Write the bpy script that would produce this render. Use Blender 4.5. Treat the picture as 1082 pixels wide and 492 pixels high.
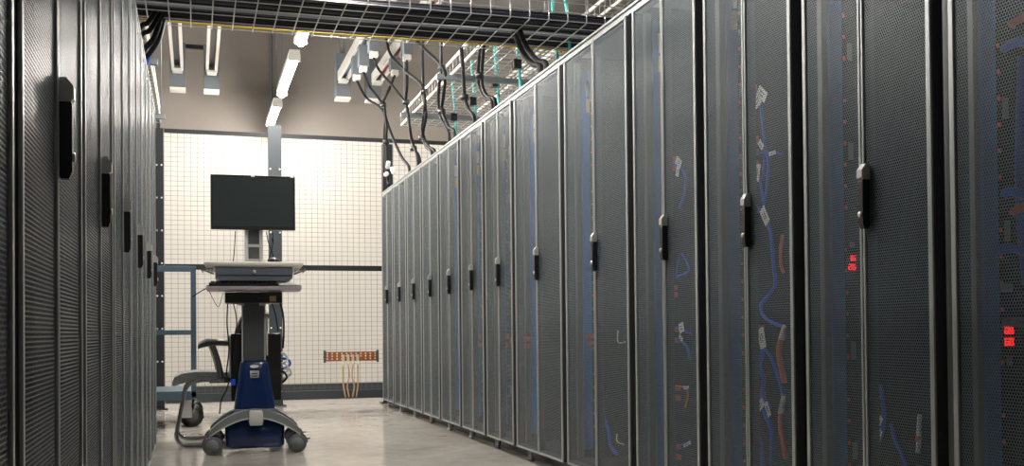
import bpy, bmesh, math, random
from mathutils import Vector, Matrix
random.seed(7)
S = bpy.context.scene
for o in list(bpy.data.objects):
    bpy.data.objects.remove(o)
C = S.collection

# ------------------------------------------------------------------ camera (1082 x 492 frame)
F_PX, YAW, PIT, ROL, CAM_H, CY = 1091.36, 0.2977, 0.0139, -0.0094, 0.6915, 334.1
cam = bpy.data.objects.new('camera', bpy.data.cameras.new('camera'))
C.objects.link(cam)
fw = Vector((math.sin(YAW) * math.cos(PIT), math.cos(YAW) * math.cos(PIT), math.sin(PIT)))
r0 = Vector((math.cos(YAW), -math.sin(YAW), 0))
u0 = r0.cross(fw)
rt = r0 * math.cos(ROL) + u0 * math.sin(ROL)
up = u0 * math.cos(ROL) - r0 * math.sin(ROL)
cam.matrix_world = Matrix(((rt.x, up.x, -fw.x, 0), (rt.y, up.y, -fw.y, 0), (rt.z, up.z, -fw.z, CAM_H), (0, 0, 0, 1)))
cam.data.sensor_width = 36
cam.data.lens = F_PX / 1082 * 36
cam.data.shift_y = (CY - 246) / 1082
cam.data.clip_start = 0.02
S.camera = cam

def at(u, v, axis, val):
    """photo pixel -> the point of its ray on the plane axis = val (0 across, 1 along the aisle, 2 up)"""
    d = fw + rt * ((u - 541) / F_PX) + up * ((CY - v) / F_PX)
    o = Vector((0, 0, CAM_H))
    return o + d * ((val - o[axis]) / d[axis])

# ------------------------------------------------------------------ world, exposure
W = bpy.data.worlds.new('world'); S.world = W; W.use_nodes = True
W.node_tree.nodes['Background'].inputs[0].default_value = (0.02, 0.021, 0.022, 1)
S.view_settings.view_transform = 'Standard'
S.view_settings.look = 'None'
S.view_settings.gamma = 1
S.view_settings.exposure = 0.2
TUBE_POWER = 150.0

# ------------------------------------------------------------------ materials
MATS = {}
def mat(name, col, rough=0.5, metal=0.0, spec=0.5, emit=None, estr=0.0, noise=0.0, nscale=8.0, coat=0.0, bump=0.0):
    m = bpy.data.materials.new(name); m.use_nodes = True
    nt = m.node_tree; b = nt.nodes['Principled BSDF']
    b.inputs['Base Color'].default_value = (*col, 1)
    b.inputs['Roughness'].default_value = rough
    b.inputs['Metallic'].default_value = metal
    b.inputs['Specular IOR Level'].default_value = spec
    b.inputs['Coat Weight'].default_value = coat
    if emit:
        b.inputs['Emission Color'].default_value = (*emit, 1)
        b.inputs['Emission Strength'].default_value = estr
    if noise or bump:
        tc = nt.nodes.new('ShaderNodeTexCoord'); n = nt.nodes.new('ShaderNodeTexNoise')
        n.inputs['Scale'].default_value = nscale; n.inputs['Detail'].default_value = 5
        nt.links.new(tc.outputs['Object'], n.inputs['Vector'])
        if noise:
            r = nt.nodes.new('ShaderNodeValToRGB')
            r.color_ramp.elements[0].position = 0.3; r.color_ramp.elements[1].position = 0.7
            r.color_ramp.elements[0].color = (*[c * (1 - noise) for c in col], 1)
            r.color_ramp.elements[1].color = (*[min(1, c * (1 + noise)) for c in col], 1)
            nt.links.new(n.outputs['Fac'], r.inputs['Fac']); nt.links.new(r.outputs['Color'], b.inputs['Base Color'])
        if bump:
            bp = nt.nodes.new('ShaderNodeBump'); bp.inputs['Strength'].default_value = bump; bp.inputs['Distance'].default_value = 0.002
            nt.links.new(n.outputs['Fac'], bp.inputs['Height']); nt.links.new(bp.outputs['Normal'], b.inputs['Normal'])
    MATS[name] = m
    return m

def perforated(name, col, pitch=0.008, rad=0.0036):
    """powder-coated sheet with a hexagonal pattern of round punched holes (in the sheet's own x-z plane)"""
    m = mat(name, col, rough=0.3, metal=0.1, spec=0.6)
    nt = m.node_tree; N = nt.nodes.new; LK = nt.links.new
    b = nt.nodes['Principled BSDF']; out = nt.nodes['Material Output']
    tc = N('ShaderNodeTexCoord'); sx = N('ShaderNodeSeparateXYZ'); LK(tc.outputs['Object'], sx.inputs[0])
    def M(op, a, bb=None, c=None):
        n = N('ShaderNodeMath'); n.operation = op
        for i, v in enumerate((a, bb, c)):
            if v is None: continue
            if isinstance(v, (int, float)): n.inputs[i].default_value = v
            else: LK(v, n.inputs[i])
        return n.outputs[0]
    hz = pitch * math.sqrt(3)
    def cell(ox, oz):
        x = M('WRAP', M('ADD', sx.outputs[0], ox), pitch / 2, -pitch / 2)
        z = M('WRAP', M('ADD', sx.outputs[2], oz), hz / 2, -hz / 2)
        return M('SQRT', M('ADD', M('MULTIPLY', x, x), M('MULTIPLY', z, z)))
    d = M('MINIMUM', cell(0, 0), cell(pitch / 2, hz / 2))
    hole = M('LESS_THAN', d, rad)
    tr = N('ShaderNodeBsdfTransparent'); mx = N('ShaderNodeMixShader')
    LK(hole, mx.inputs[0]); LK(b.outputs[0], mx.inputs[1]); LK(tr.outputs[0], mx.inputs[2]); LK(mx.outputs[0], out.inputs[0])
    return m

def floor_material():
    m = mat('floor_polished', (0.5, 0.46, 0.41), rough=0.2, spec=0.5)
    nt = m.node_tree; N = nt.nodes.new; LK = nt.links.new; b = nt.nodes['Principled BSDF']
    tc = N('ShaderNodeTexCoord')
    n1 = N('ShaderNodeTexNoise'); n1.inputs['Scale'].default_value = 2.2; n1.inputs['Detail'].default_value = 8; n1.inputs['Roughness'].default_value = 0.65
    n2 = N('ShaderNodeTexNoise'); n2.inputs['Scale'].default_value = 14; n2.inputs['Detail'].default_value = 6
    LK(tc.outputs['Object'], n1.inputs['Vector']); LK(tc.outputs['Object'], n2.inputs['Vector'])
    r = N('ShaderNodeValToRGB'); e = r.color_ramp.elements
    e[0].position = 0.32; e[0].color = (0.48, 0.44, 0.395, 1); e[1].position = 0.68; e[1].color = (0.64, 0.6, 0.545, 1)
    LK(n1.outputs['Fac'], r.inputs['Fac'])
    mx = N('ShaderNodeMix'); mx.data_type = 'RGBA'; mx.blend_type = 'MULTIPLY'; mx.inputs[0].default_value = 0.35
    r2 = N('ShaderNodeValToRGB'); r2.color_ramp.elements[0].position = 0.35; r2.color_ramp.elements[1].position = 0.65
    r2.color_ramp.elements[0].color = (0.6, 0.6, 0.6, 1); LK(n2.outputs['Fac'], r2.inputs['Fac'])
    LK(r.outputs['Color'], mx.inputs[6]); LK(r2.outputs['Color'], mx.inputs[7]); LK(mx.outputs[2], b.inputs['Base Color'])
    rr = N('ShaderNodeMapRange'); rr.inputs[3].default_value = 0.1; rr.inputs[4].default_value = 0.17
    LK(n1.outputs['Fac'], rr.inputs[0]); LK(rr.outputs[0], b.inputs['Roughness'])
    bp = N('ShaderNodeBump'); bp.inputs['Strength'].default_value = 0.015; bp.inputs['Distance'].default_value = 0.004
    LK(n1.outputs['Fac'], bp.inputs['Height']); LK(bp.outputs['Normal'], b.inputs['Normal'])
    return m

M_FLOOR = floor_material()
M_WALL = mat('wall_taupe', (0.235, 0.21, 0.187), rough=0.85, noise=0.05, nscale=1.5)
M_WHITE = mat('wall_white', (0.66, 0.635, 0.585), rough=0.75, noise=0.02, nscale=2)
M_CEIL = mat('ceiling_paint', (0.2, 0.2, 0.2), rough=0.9, noise=0.05)
M_DARKWALL = mat('wall_grey', (0.1, 0.1, 0.1), rough=0.9, noise=0.05)
M_PERF = perforated('perforated_steel', (0.175, 0.215, 0.24))
M_DOOR = mat('door_frame_paint', (0.47, 0.49, 0.49), rough=0.3, metal=0.4)
M_DOORD = mat('door_body_paint', (0.07, 0.075, 0.08), rough=0.35, metal=0.2)
M_CAB = mat('cabinet_black', (0.022, 0.023, 0.025), rough=0.35, spec=0.5)
M_CABIN = mat('cabinet_inner', (0.05, 0.053, 0.056), rough=0.6)
M_RAIL = mat('rail_zinc', (0.22, 0.23, 0.23), rough=0.4, metal=0.6)
M_BLACK = mat('black_plastic', (0.012, 0.012, 0.013), rough=0.38)
M_BLACKM = mat('black_metal', (0.016, 0.018, 0.022), rough=0.45, metal=0.2)
M_CABLE = mat('cable_black', (0.004, 0.004, 0.005), rough=0.6, spec=0.25)
M_CHROME = mat('handle_chrome', (0.6, 0.585, 0.55), rough=0.3, metal=0.4)
M_ZINC = mat('zinc_wire', (0.5, 0.5, 0.49), rough=0.35, metal=0.75)
M_GALV = mat('galvanised_strut', (0.2, 0.225, 0.24), rough=0.5, metal=0.4, noise=0.08, nscale=12)
M_BOX = mat('feed_box_grey', (0.12, 0.135, 0.15), rough=0.55)
M_BOXLID = mat('feed_box_white', (0.72, 0.68, 0.62), rough=0.5)
M_TRACK = mat('busway_aluminium', (0.72, 0.70, 0.66), rough=0.35, metal=0.25)
M_TBLUE = mat('stripe_blue', (0.10, 0.18, 0.30), rough=0.5)
M_TRED = mat('stripe_red', (0.32, 0.035, 0.04), rough=0.5)
M_STEELBLUE = mat('steel_blue_paint', (0.075, 0.125, 0.165), rough=0.4, spec=0.5)
M_POST = mat('post_blue_black', (0.05, 0.06, 0.07), rough=0.4, metal=0.2)
M_BOLT = mat('bolt_zinc', (0.75, 0.75, 0.73), rough=0.3, metal=0.5)
M_WIRE = mat('fence_wire', (0.13, 0.125, 0.12), rough=0.5, metal=0.2)
M_COPPER = mat('copper_bar', (0.50, 0.17, 0.06), rough=0.35, metal=0.6, noise=0.15, nscale=20)
M_LUG = mat('lug_tinned', (0.72, 0.66, 0.52), rough=0.35, metal=0.4)
M_COPW = mat('copper_wire', (0.55, 0.36, 0.2), rough=0.5)
M_PDUBLUE = mat('pdu_blue', (0.012, 0.2, 0.7), rough=0.45)
M_CBLUE = mat('cord_blue', (0.012, 0.14, 0.9), rough=0.35)
M_CORANGE = mat('cord_orange', (0.95, 0.16, 0.03), rough=0.4)
M_PLUG = mat('plug_red', (0.8, 0.10, 0.04), rough=0.4)
M_TAG = mat('tag_white', (0.94, 0.94, 0.92), rough=0.5)
M_INK = mat('tag_ink', (0.06, 0.06, 0.07), rough=0.6)
M_YELLOW = mat('label_yellow', (0.75, 0.55, 0.03), rough=0.5)
M_TEAL = mat('cord_teal', (0.03, 0.42, 0.40), rough=0.45)
M_CYELLOW = mat('cord_yellow', (0.5, 0.38, 0.03), rough=0.5)
M_CGREY = mat('cord_grey', (0.25, 0.27, 0.3), rough=0.45)
M_CNAVY = mat('cord_navy', (0.006, 0.009, 0.025), rough=0.4)
M_CPURPLE = mat('cord_purple', (0.12, 0.05, 0.2), rough=0.4)
M_LED = mat('led_red', (0.5, 0.01, 0.01), emit=(1, 0.02, 0.015), estr=1.0)
M_TUBE = mat('tube_lit', (1, 1, 1), emit=(1.0, 0.95, 0.88), estr=TUBE_POWER)
M_FIXT = mat('fixture_white', (0.75, 0.74, 0.7), rough=0.5)
M_CBODY = mat('cart_navy', (0.006, 0.025, 0.105), rough=0.22, coat=0.3)
M_CGREYP = mat('cart_grey', (0.17, 0.185, 0.19), rough=0.42)
M_CLIGHT = mat('cart_light_grey', (0.52, 0.53, 0.52), rough=0.4)
M_CDARK = mat('cart_dark_grey', (0.075, 0.082, 0.085), rough=0.4)
M_CDRAW = mat('cart_drawer_slate', (0.10, 0.115, 0.14), rough=0.4)
M_CREAM = mat('worktop_cream', (0.93, 0.89, 0.81), rough=0.4)
M_TYRE = mat('wheel_grey', (0.10, 0.11, 0.115), rough=0.5)
M_SCREEN = mat('screen_off', (0.035, 0.047, 0.049), rough=0.3, spec=0.4)
M_FABRIC = mat('seat_fabric_grey', (0.30, 0.31, 0.30), rough=0.85, noise=0.15, nscale=60, bump=0.3)
M_CHAIRT = mat('chair_tube', (0.3, 0.3, 0.3), rough=0.2, metal=0.8)
M_PAPER = mat('paper', (0.78, 0.74, 0.70), rough=0.7)
M_TAN = mat('sticker_tan', (0.5, 0.36, 0.2), rough=0.6)
M_PINKGREY = mat('tray_edge', (0.32, 0.29, 0.31), rough=0.4)

# ------------------------------------------------------------------ mesh helpers
class MB:
    """collects shapes; build() links them as one mesh object"""
    def __init__(s): s.v, s.f, s.sm = [], [], []
    def _add(s, vs, fs, smooth=False):
        k = len(s.v); s.v += [tuple(v) for v in vs]
        for f in fs: s.f.append(tuple(i + k for i in f)); s.sm.append(smooth)
        return s
    def box(s, x0, x1, y0, y1, z0, z1, c=0.0):
        if c <= 0:
            vs = [(x, y, z) for z in (z0, z1) for y in (y0, y1) for x in (x0, x1)]
            return s._add(vs, [(0, 2, 3, 1), (4, 5, 7, 6), (0, 1, 5, 4), (2, 6, 7, 3), (0, 4, 6, 2), (1, 3, 7, 5)])
        bm = bmesh.new(); bmesh.ops.create_cube(bm, size=1)
        for v in bm.verts:
            v.co = ((x0 + x1) / 2 + v.co.x * (x1 - x0), (y0 + y1) / 2 + v.co.y * (y1 - y0), (z0 + z1) / 2 + v.co.z * (z1 - z0))
        bmesh.ops.bevel(bm, geom=bm.edges[:], offset=c, segments=2, profile=0.6, affect='EDGES')
        bm.verts.index_update()
        s._add([v.co[:] for v in bm.verts], [[v.index for v in f.verts] for f in bm.faces]); bm.free(); return s
    def tube(s, pts, r, n=6, cap=True, rz=None):
        pts = [Vector(p) for p in pts]; vs, fs = [], []
        ref = None
        for i, p in enumerate(pts):
            t = (pts[min(i + 1, len(pts) - 1)] - pts[max(i - 1, 0)]).normalized()
            if ref is None: ref = Vector((0, 0, 1)) if abs(t.z) < 0.9 else Vector((1, 0, 0))
            a = ref - t * ref.dot(t)
            if a.length < 1e-6: a = t.orthogonal()
            a.normalize(); b = t.cross(a); ref = a
            rr = r[i] if isinstance(r, (list, tuple)) else r
            for k in range(n):
                w = 2 * math.pi * k / n
                vs.append(p + a * math.cos(w) * (rz or rr) + b * math.sin(w) * rr)
        for i in range(len(pts) - 1):
            for k in range(n):
                k2 = (k + 1) % n
                fs.append((i * n + k, i * n + k2, (i + 1) * n + k2, (i + 1) * n + k))
        if cap:
            fs.append(tuple(range(n - 1, -1, -1))); fs.append(tuple((len(pts) - 1) * n + k for k in range(n)))
        return s._add(vs, fs, n > 4)
    def cyl(s, p, q, r, n=16, r2=None):
        return s.tube([p, q], [r, r2 if r2 is not None else r], n)
    def prism(s, prof, axis, a0, a1):
        """polygon prof (2-D) extruded along axis: 0 -> (y,z), 1 -> (x,z), 2 -> (x,y)"""
        n = len(prof); put = {0: lambda p, a: (a, p[0], p[1]), 1: lambda p, a: (p[0], a, p[1]), 2: lambda p, a: (p[0], p[1], a)}[axis]
        vs = [put(p, a0) for p in prof] + [put(p, a1) for p in prof]
        fs = [tuple(range(n))[::-1], tuple(range(n, 2 * n))] + [(i, (i + 1) % n, (i + 1) % n + n, i + n) for i in range(n)]
        return s._add(vs, fs)
    def strip(s, upper, lower, a0, a1):
        """band between two equally long (x,z) polylines, extruded in y"""
        n = len(upper)
        for i in range(n - 1):
            s.prism([upper[i], upper[i + 1], lower[i + 1], lower[i]], 1, a0, a1)
        return s
    def loft(s, rings, smooth=True):
        n = len(rings[0]); vs = [v for r in rings for v in r]; fs = []
        for i in range(len(rings) - 1):
            for k in range(n):
                k2 = (k + 1) % n; fs.append((i * n + k, i * n + k2, (i + 1) * n + k2, (i + 1) * n + k))
        s._add(vs, fs, smooth)
        k0 = len(s.v) - len(vs)
        s.f.append(tuple(k0 + k for k in range(n - 1, -1, -1))); s.sm.append(False)
        s.f.append(tuple(k0 + (len(rings) - 1) * n + k for k in range(n))); s.sm.append(False)
        return s
    def mesh(s, name, m):
        me = bpy.data.meshes.new(name); me.from_pydata(s.v, [], s.f)
        bm = bmesh.new(); bm.from_mesh(me); bmesh.ops.recalc_face_normals(bm, faces=bm.faces); bm.to_mesh(me); bm.free()
        me.polygons.foreach_set('use_smooth', s.sm); me.materials.append(m); me.update(); return me
    def build(s, name, m, parent=None):
        o = bpy.data.objects.new(name, s.mesh(name, m)); C.objects.link(o); o.parent = parent; return o

def rrect(w, d, z, r, cx=0, cy=0, n=5):
    pts = []
    for (sx, sy, a0) in ((1, 1, 0), (-1, 1, 90), (-1, -1, 180), (1, -1, 270)):
        for k in range(n + 1):
            a = math.radians(a0 + 90 * k / n)
            pts.append((cx + sx * (w / 2 - r) + r * math.cos(a), cy + sy * (d / 2 - r) + r * math.sin(a), z))
    return pts

def tag(o, label=None, cat=None, group=None, kind=None):
    if label: o['label'] = label
    if cat: o['category'] = cat
    if group: o['group'] = group
    if kind: o['kind'] = kind
    return o
def thing(name, loc, label, cat, group=None, rz=0.0):
    o = bpy.data.objects.new(name, None); C.objects.link(o); o.location = loc; o.rotation_euler = (0, 0, rz); o.empty_display_size = 0.1
    return tag(o, label, cat, group)
def copy_tree(o, parent=None):
    c = o.copy(); C.objects.link(c); c.parent = parent
    for ch in list(o.children): copy_tree(ch, c)
    return c
def smooth_path(pts, k=6):
    pts = [Vector(p) for p in pts]
    if len(pts) < 3: return pts
    out = []
    for i in range(len(pts) - 1):
        p0 = pts[max(i - 1, 0)]; p1 = pts[i]; p2 = pts[i + 1]; p3 = pts[min(i + 2, len(pts) - 1)]
        for j in range(k):
            t = j / k
            out.append(0.5 * ((2 * p1) + (p2 - p0) * t + (2 * p0 - 5 * p1 + 4 * p2 - p3) * t * t + (3 * p1 - p0 - 3 * p2 + p3) * t ** 3))
    out.append(pts[-1]); return out
def cable(name, pts, r, m, label, cat='cable', group=None, n=6, k=6):
    return tag(MB().tube(smooth_path(pts, k), r, n).build(name, m), label, cat, group)
ORD = ['first', 'second', 'third', 'fourth', 'fifth', 'sixth', 'seventh', 'eighth', 'ninth', 'tenth', 'eleventh', 'twelfth', 'thirteenth', 'fourteenth']

# ------------------------------------------------------------------ the room
X0, X1, Y0, Y1, ZC = -4.2, 6.2, -3.2, 12.15, 4.5
ZW = 2.955                                             # top of the white lower wall
def struct(name, mb, m): return tag(mb.build(name, m), kind='structure')
struct('floor', MB().box(X0, X1, Y0, Y1 + 0.1, -0.1, 0), M_FLOOR)
struct('ceiling', MB().box(X0, X1, Y0, Y1 + 0.1, ZC, ZC + 0.1), M_CEIL)
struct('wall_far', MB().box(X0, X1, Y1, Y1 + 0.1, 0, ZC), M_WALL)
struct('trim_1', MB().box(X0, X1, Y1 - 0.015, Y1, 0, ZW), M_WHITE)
struct('wall_left', MB().box(X0 - 0.1, X0, Y0, Y1 + 0.1, 0, ZC), M_DARKWALL)
struct('wall_right', MB().box(X1, X1 + 0.1, Y0, Y1 + 0.1, 0, ZC), M_WALL)
struct('wall_rear', MB().box(X0, X1, Y0 - 0.1, Y0, 0, ZC), M_DARKWALL)
struct('baseboard_far', MB().box(X0, X1, Y1 - 0.03, Y1 - 0.015, 0, 0.1), M_POST)

# ------------------------------------------------------------------ strip lights
def light_fixture(x, y0, y1, z, label):
    t = thing('strip_light', (x, (y0 + y1) / 2, z), label, 'light', 'strip lights over the aisles')
    h = (y1 - y0) / 2
    MB().box(-0.045, 0.045, -h - 0.03, h + 0.03, 0.03, 0.085, 0.008).build('housing', M_FIXT, t)
    MB().cyl((0, -h, 0), (0, h, 0), 0.03, 12).build('tube', M_TUBE, t)
    for s in (-1, 1):
        MB().box(-0.05, 0.05, s * h - 0.02, s * h + 0.02, -0.01, 0.05, 0.006).build('end_cap', M_FIXT, t)
        MB().cyl((0, s * h * 0.8, 0.085), (0, s * h * 0.8, ZC - z), 0.004, 6).build('hanger_rod', M_GALV, t)
for y0, y1, lb in ((10.75, 11.75, 'lit strip light over the aisle nearest the far wall'),
                   (8.87, 10.2, 'lit strip light over the aisle, middle one of the row'),
                   (7.0, 8.33, 'lit strip light glowing just behind the crossing cable tray'),
                   (4.9, 6.23, 'lit strip light above the crossing cable tray'),
                   (2.95, 4.28, 'added fill strip light, out of view over the aisle in front of the crossing tray')):  # this last one is unseen, added to brighten the cart front
    light_fixture(0.815, y0, y1, 3.0, lb)
for x, side in ((4.7, 'right'), (-2.6, 'left')):  # unseen side rows, added as fill light for the far wall and racks
    for i, y0 in enumerate((10.0, 7.4, 4.8)):
        light_fixture(x, y0, y0 + 1.33, 3.6, 'added fill strip light, out of view beyond the %s row of racks, %s from the far wall' % (side, ORD[i]))

# ------------------------------------------------------------------ server racks
LR, LL = 1.674, -0.214
def rack_meshes(w, H, depth=1.12):
    """meshes of one rack: x right, y into the rack, front of the doors at y = 0"""
    g = 0.031; hw = w / 2; d0 = 0.045
    R = {}
    b = MB()
    for s in (-1, 1):
        xa, xb = sorted((s * (hw - 0.001), s * (hw - 0.02)))
        b.box(xa, xb, d0, depth, 0.055, H - 0.001)
    b.box(-hw + 0.02, hw - 0.02, depth - 0.02, depth, 0.055, H - 0.001)
    b.box(-hw + 0.02, hw - 0.02, d0, depth - 0.02, 0.055, 0.085)
    R['cabinet'] = b.mesh('cabinet', M_CAB)
    b = MB()
    b.box(-hw + 0.001, hw - 0.001, 0.006, depth, H, H + 0.009).box(-hw + 0.001, hw - 0.001, 0.012, d0, H - 0.022, H)
    R['roof_panel'] = b.mesh('roof_panel', M_DOOR)
    R['plinth'] = MB().box(-hw + 0.01, hw - 0.01, 0.09, depth - 0.05, 0.0, 0.055).mesh('plinth', M_CAB)
    b = MB()
    for s in (-1, 1):
        b.box(*sorted((s * (hw - 0.021), s * (hw - 0.05))), 0.05, 0.056, 0.09, H - 0.03)
        b.box(*sorted((s * (hw - 0.021), s * (hw - 0.027))), 0.05, 0.085, 0.09, H - 0.03)
    R['inner_post'] = b.mesh('inner_post', M_RAIL)
    R['equipment'] = None
    zb, zt = 0.062, H - 0.026
    for side, (xa, xb) in (('L', (-hw + g, -0.003)), ('R', (0.003, hw - g))):
        so, si = 0.022, 0.010
        l, r = (so, si) if side == 'L' else (si, so)
        b = MB()
        b.box(xa, xa + l, 0.003, 0.034, zb, zt, 0.003).box(xb - r, xb, 0.003, 0.034, zb, zt, 0.003)
        b.box(xa + l, xb - r, 0.004, 0.03, zb, zb + 0.02).box(xa + l, xb - r, 0.004, 0.03, zt - 0.02, zt)
        R['door' + side] = b.mesh('door', M_DOORD)
        b = MB(); to, ti = 0.016, 0.008
        tl, tr = (to, ti) if side == 'L' else (ti, to)
        b.box(xa, xa + tl, -0.003, 0.003, zb, zt, 0.002).box(xb - tr, xb, -0.003, 0.003, zb, zt, 0.002)
        b.box(xa + tl, xb - tr, -0.002, 0.004, zb, zb + 0.01).box(xa + tl, xb - tr, -0.002, 0.004, zt - 0.01, zt)
        R['trim' + side] = b.mesh('door_trim', M_DOOR)
        b = MB(); z0, z1 = zb + 0.01, zt - 0.01; l, r = tl, tr
        for yy in (0.0015, 0.0027):
            b._add([(xa + l, yy, z0), (xb - r, yy, z0), (xb - r, yy, z1), (xa + l, yy, z1)], [(0, 1, 2, 3)])
        R['perf' + side] = b.mesh('perforated_panel', M_PERF)
    # swing handle on the right-hand leaf
    zc = 1.03
    b = MB()
    b.prism([(-0.001, zc - 0.075), (-0.001, zc + 0.075), (-0.013, zc + 0.07), (-0.022, zc + 0.04), (-0.022, zc - 0.07), (-0.017, zc - 0.082), (-0.005, zc - 0.082)], 0, 0.012, 0.03)
    R['handle'] = b.mesh('handle', M_BLACK)
    b = MB()
    b.prism([(0.0, zc + 0.045), (0.0, zc + 0.084), (-0.013, zc + 0.086), (-0.025, zc + 0.07), (-0.0255, zc + 0.05), (-0.018, zc + 0.045)], 0, 0.010, 0.032)
    R['handle_cap'] = b.mesh('handle_cap', M_CHROME)
    R['lock'] = MB().cyl((0.021, -0.022, zc - 0.045), (0.021, -0.026, zc - 0.045), 0.008, 12).mesh('lock', M_CHROME)
    b = MB(); xf = -hw + 0.17 * w + 0.02
    for dx in (-0.018, 0.018):
        b.cyl((xf + dx, 0.035, 0.0), (xf + dx, 0.035, 0.058), 0.008, 8).cyl((xf + dx, 0.035, 0.0), (xf + dx, 0.035, 0.012), 0.014, 8)
    R['levelling_foot'] = b.mesh('levelling_foot', M_ZINC)
    return R
def put(name, me, parent):
    o = bpy.data.objects.new(name, me); C.objects.link(o); o.parent = parent; return o
def place_rack(R, loc, rz, label, group):
    t = thing('server_rack', loc, label, 'server rack', group, rz)
    for k in ('cabinet', 'roof_panel', 'plinth', 'inner_post', 'levelling_foot'): put(k, R[k], t)
    for s in 'LR':
        d = put('door', R['door' + s], t); put('perforated_panel', R['perf' + s], d); put('door_trim', R['trim' + s], d)
        if s == 'R':
            put('handle', R['handle'], d); put('handle_cap', R['handle_cap'], d); put('lock', R['lock'], d)
    return t
RH = 1.99
R600, R800 = rack_meshes(0.6, RH), rack_meshes(0.8, RH)
WR = [0.6] * 7 + [0.8] * 2 + [0.6] * 4
EDGE = [9.613]
for w in WR: EDGE.append(EDGE[-1] - w)
RC = [(EDGE[i] + EDGE[i + 1]) / 2 for i in range(len(WR))]
for i, w in enumerate(WR):
    place_rack(R600 if w < 0.7 else R800, (LR, RC[i], 0), -math.pi / 2,
               'dark grey split-door server rack in the right row, %s from the mesh fence' % ORD[i], 'server racks in the right row')
NL = 7
for i in range(NL):
    yc = 6.22 - 0.8 * i - 0.4
    place_rack(R800, (LL, yc, 0), math.pi / 2,
               'dark grey split-door server rack in the left row, %s from its far end' % ORD[i], 'server racks in the left row')

# ------------------------------------------------------------------ power strips on the inner left wall of the right-hand racks
def power_strip(w, face_x):
    Z0, Z1 = 0.13, 1.93; x0 = -w / 2 + 0.0205
    P = {'body': MB().box(x0, face_x, 0.085, 0.127, Z0, Z1, 0.002).mesh('body', M_PDUBLUE),
         'outlet_bank': MB().box(x0, face_x - 0.003, 0.1275, 0.168, Z0, Z1).mesh('outlet_bank', M_BLACK)}
    b = MB()
    for i in range(27):
        z = Z0 + 0.1 + i * 0.062
        if i % 7 != 5: b.box(face_x - 0.003, face_x, 0.130, 0.137, z, z + 0.010)
    P['outlet_mark'] = b.mesh('outlet_mark', M_PLUG)
    b = MB()
    for i in range(6):
        z = Z0 + 0.18 + i * 0.29
        b.box(face_x - 0.003, face_x - 0.002, 0.145, 0.162, z, z + 0.05)
    P['rating_plate'] = b.mesh('rating_plate', M_RAIL)
    P['white_label'] = MB().box(face_x, face_x + 0.001, 0.108, 0.125, 1.80, 1.88).mesh('white_label', M_TAG)
    P['yellow_label'] = MB().box(face_x, face_x + 0.001, 0.108, 0.125, 1.725, 1.79).mesh('yellow_label', M_YELLOW)
    return P
PS6, PS8 = power_strip(0.6, -0.262), power_strip(0.8, -0.362)
for i, w in enumerate(WR):
    if i < 4: continue
    P = PS6 if w < 0.7 else PS8
    t = thing('power_strip', (LR, RC[i], 0), 'blue vertical power strip inside the right-row rack %s from the mesh fence' % ORD[i], 'power strip', 'blue power strips inside the racks', -math.pi / 2)
    for k, me in P.items(): put(k, me, t)
def led_display(rack, z, rows, label):
    w = WR[rack]; fx = -(w / 2) + 0.038
    t = thing('led_display', (LR, RC[rack], 0), label, 'display', None, -math.pi / 2)
    MB().box(fx - 0.001, fx + 0.004, 0.131, 0.167, z - 0.045, z + 0.045, 0.001).build('bezel', M_BLACK, t)
    SEG = {'a': (0, 1, 1, 1), 'g': (0, .5, 1, .5), 'd': (0, 0, 1, 0), 'f': (0, .5, 0, 1), 'b': (1, .5, 1, 1), 'e': (0, 0, 0, .5), 'c': (1, 0, 1, .5)}
    DIG = {'0': 'abcdef', '1': 'bc', '2': 'abged', '6': 'afgedc', '8': 'abcdefg', '3': 'abgcd'}
    for r, txt in enumerate(rows):
        b = MB()
        for k, ch in enumerate(txt):
            for sg in DIG[ch]:
                x0_, z0_, x1_, z1_ = SEG[sg]; oy = 0.136 + k * 0.014; oz = z + 0.006 - r * 0.026
                ya, yb = oy + x0_ * 0.008, oy + x1_ * 0.008; za, zb = oz + z0_ * 0.014, oz + z1_ * 0.014
                b.box(fx + 0.004, fx + 0.006, min(ya, yb) - 0.0018, max(ya, yb) + 0.0018, min(za, zb) - 0.0018, max(za, zb) + 0.0018)
        b.build('digits', M_LED, t)
led_display(11, 0.88, ('16', '26'), 'small red digital readout beside the chrome-topped handle of the large right rack')
led_display(12, 0.668, ('88', '60'), 'small red digital readout at the right edge of the photo')

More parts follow.
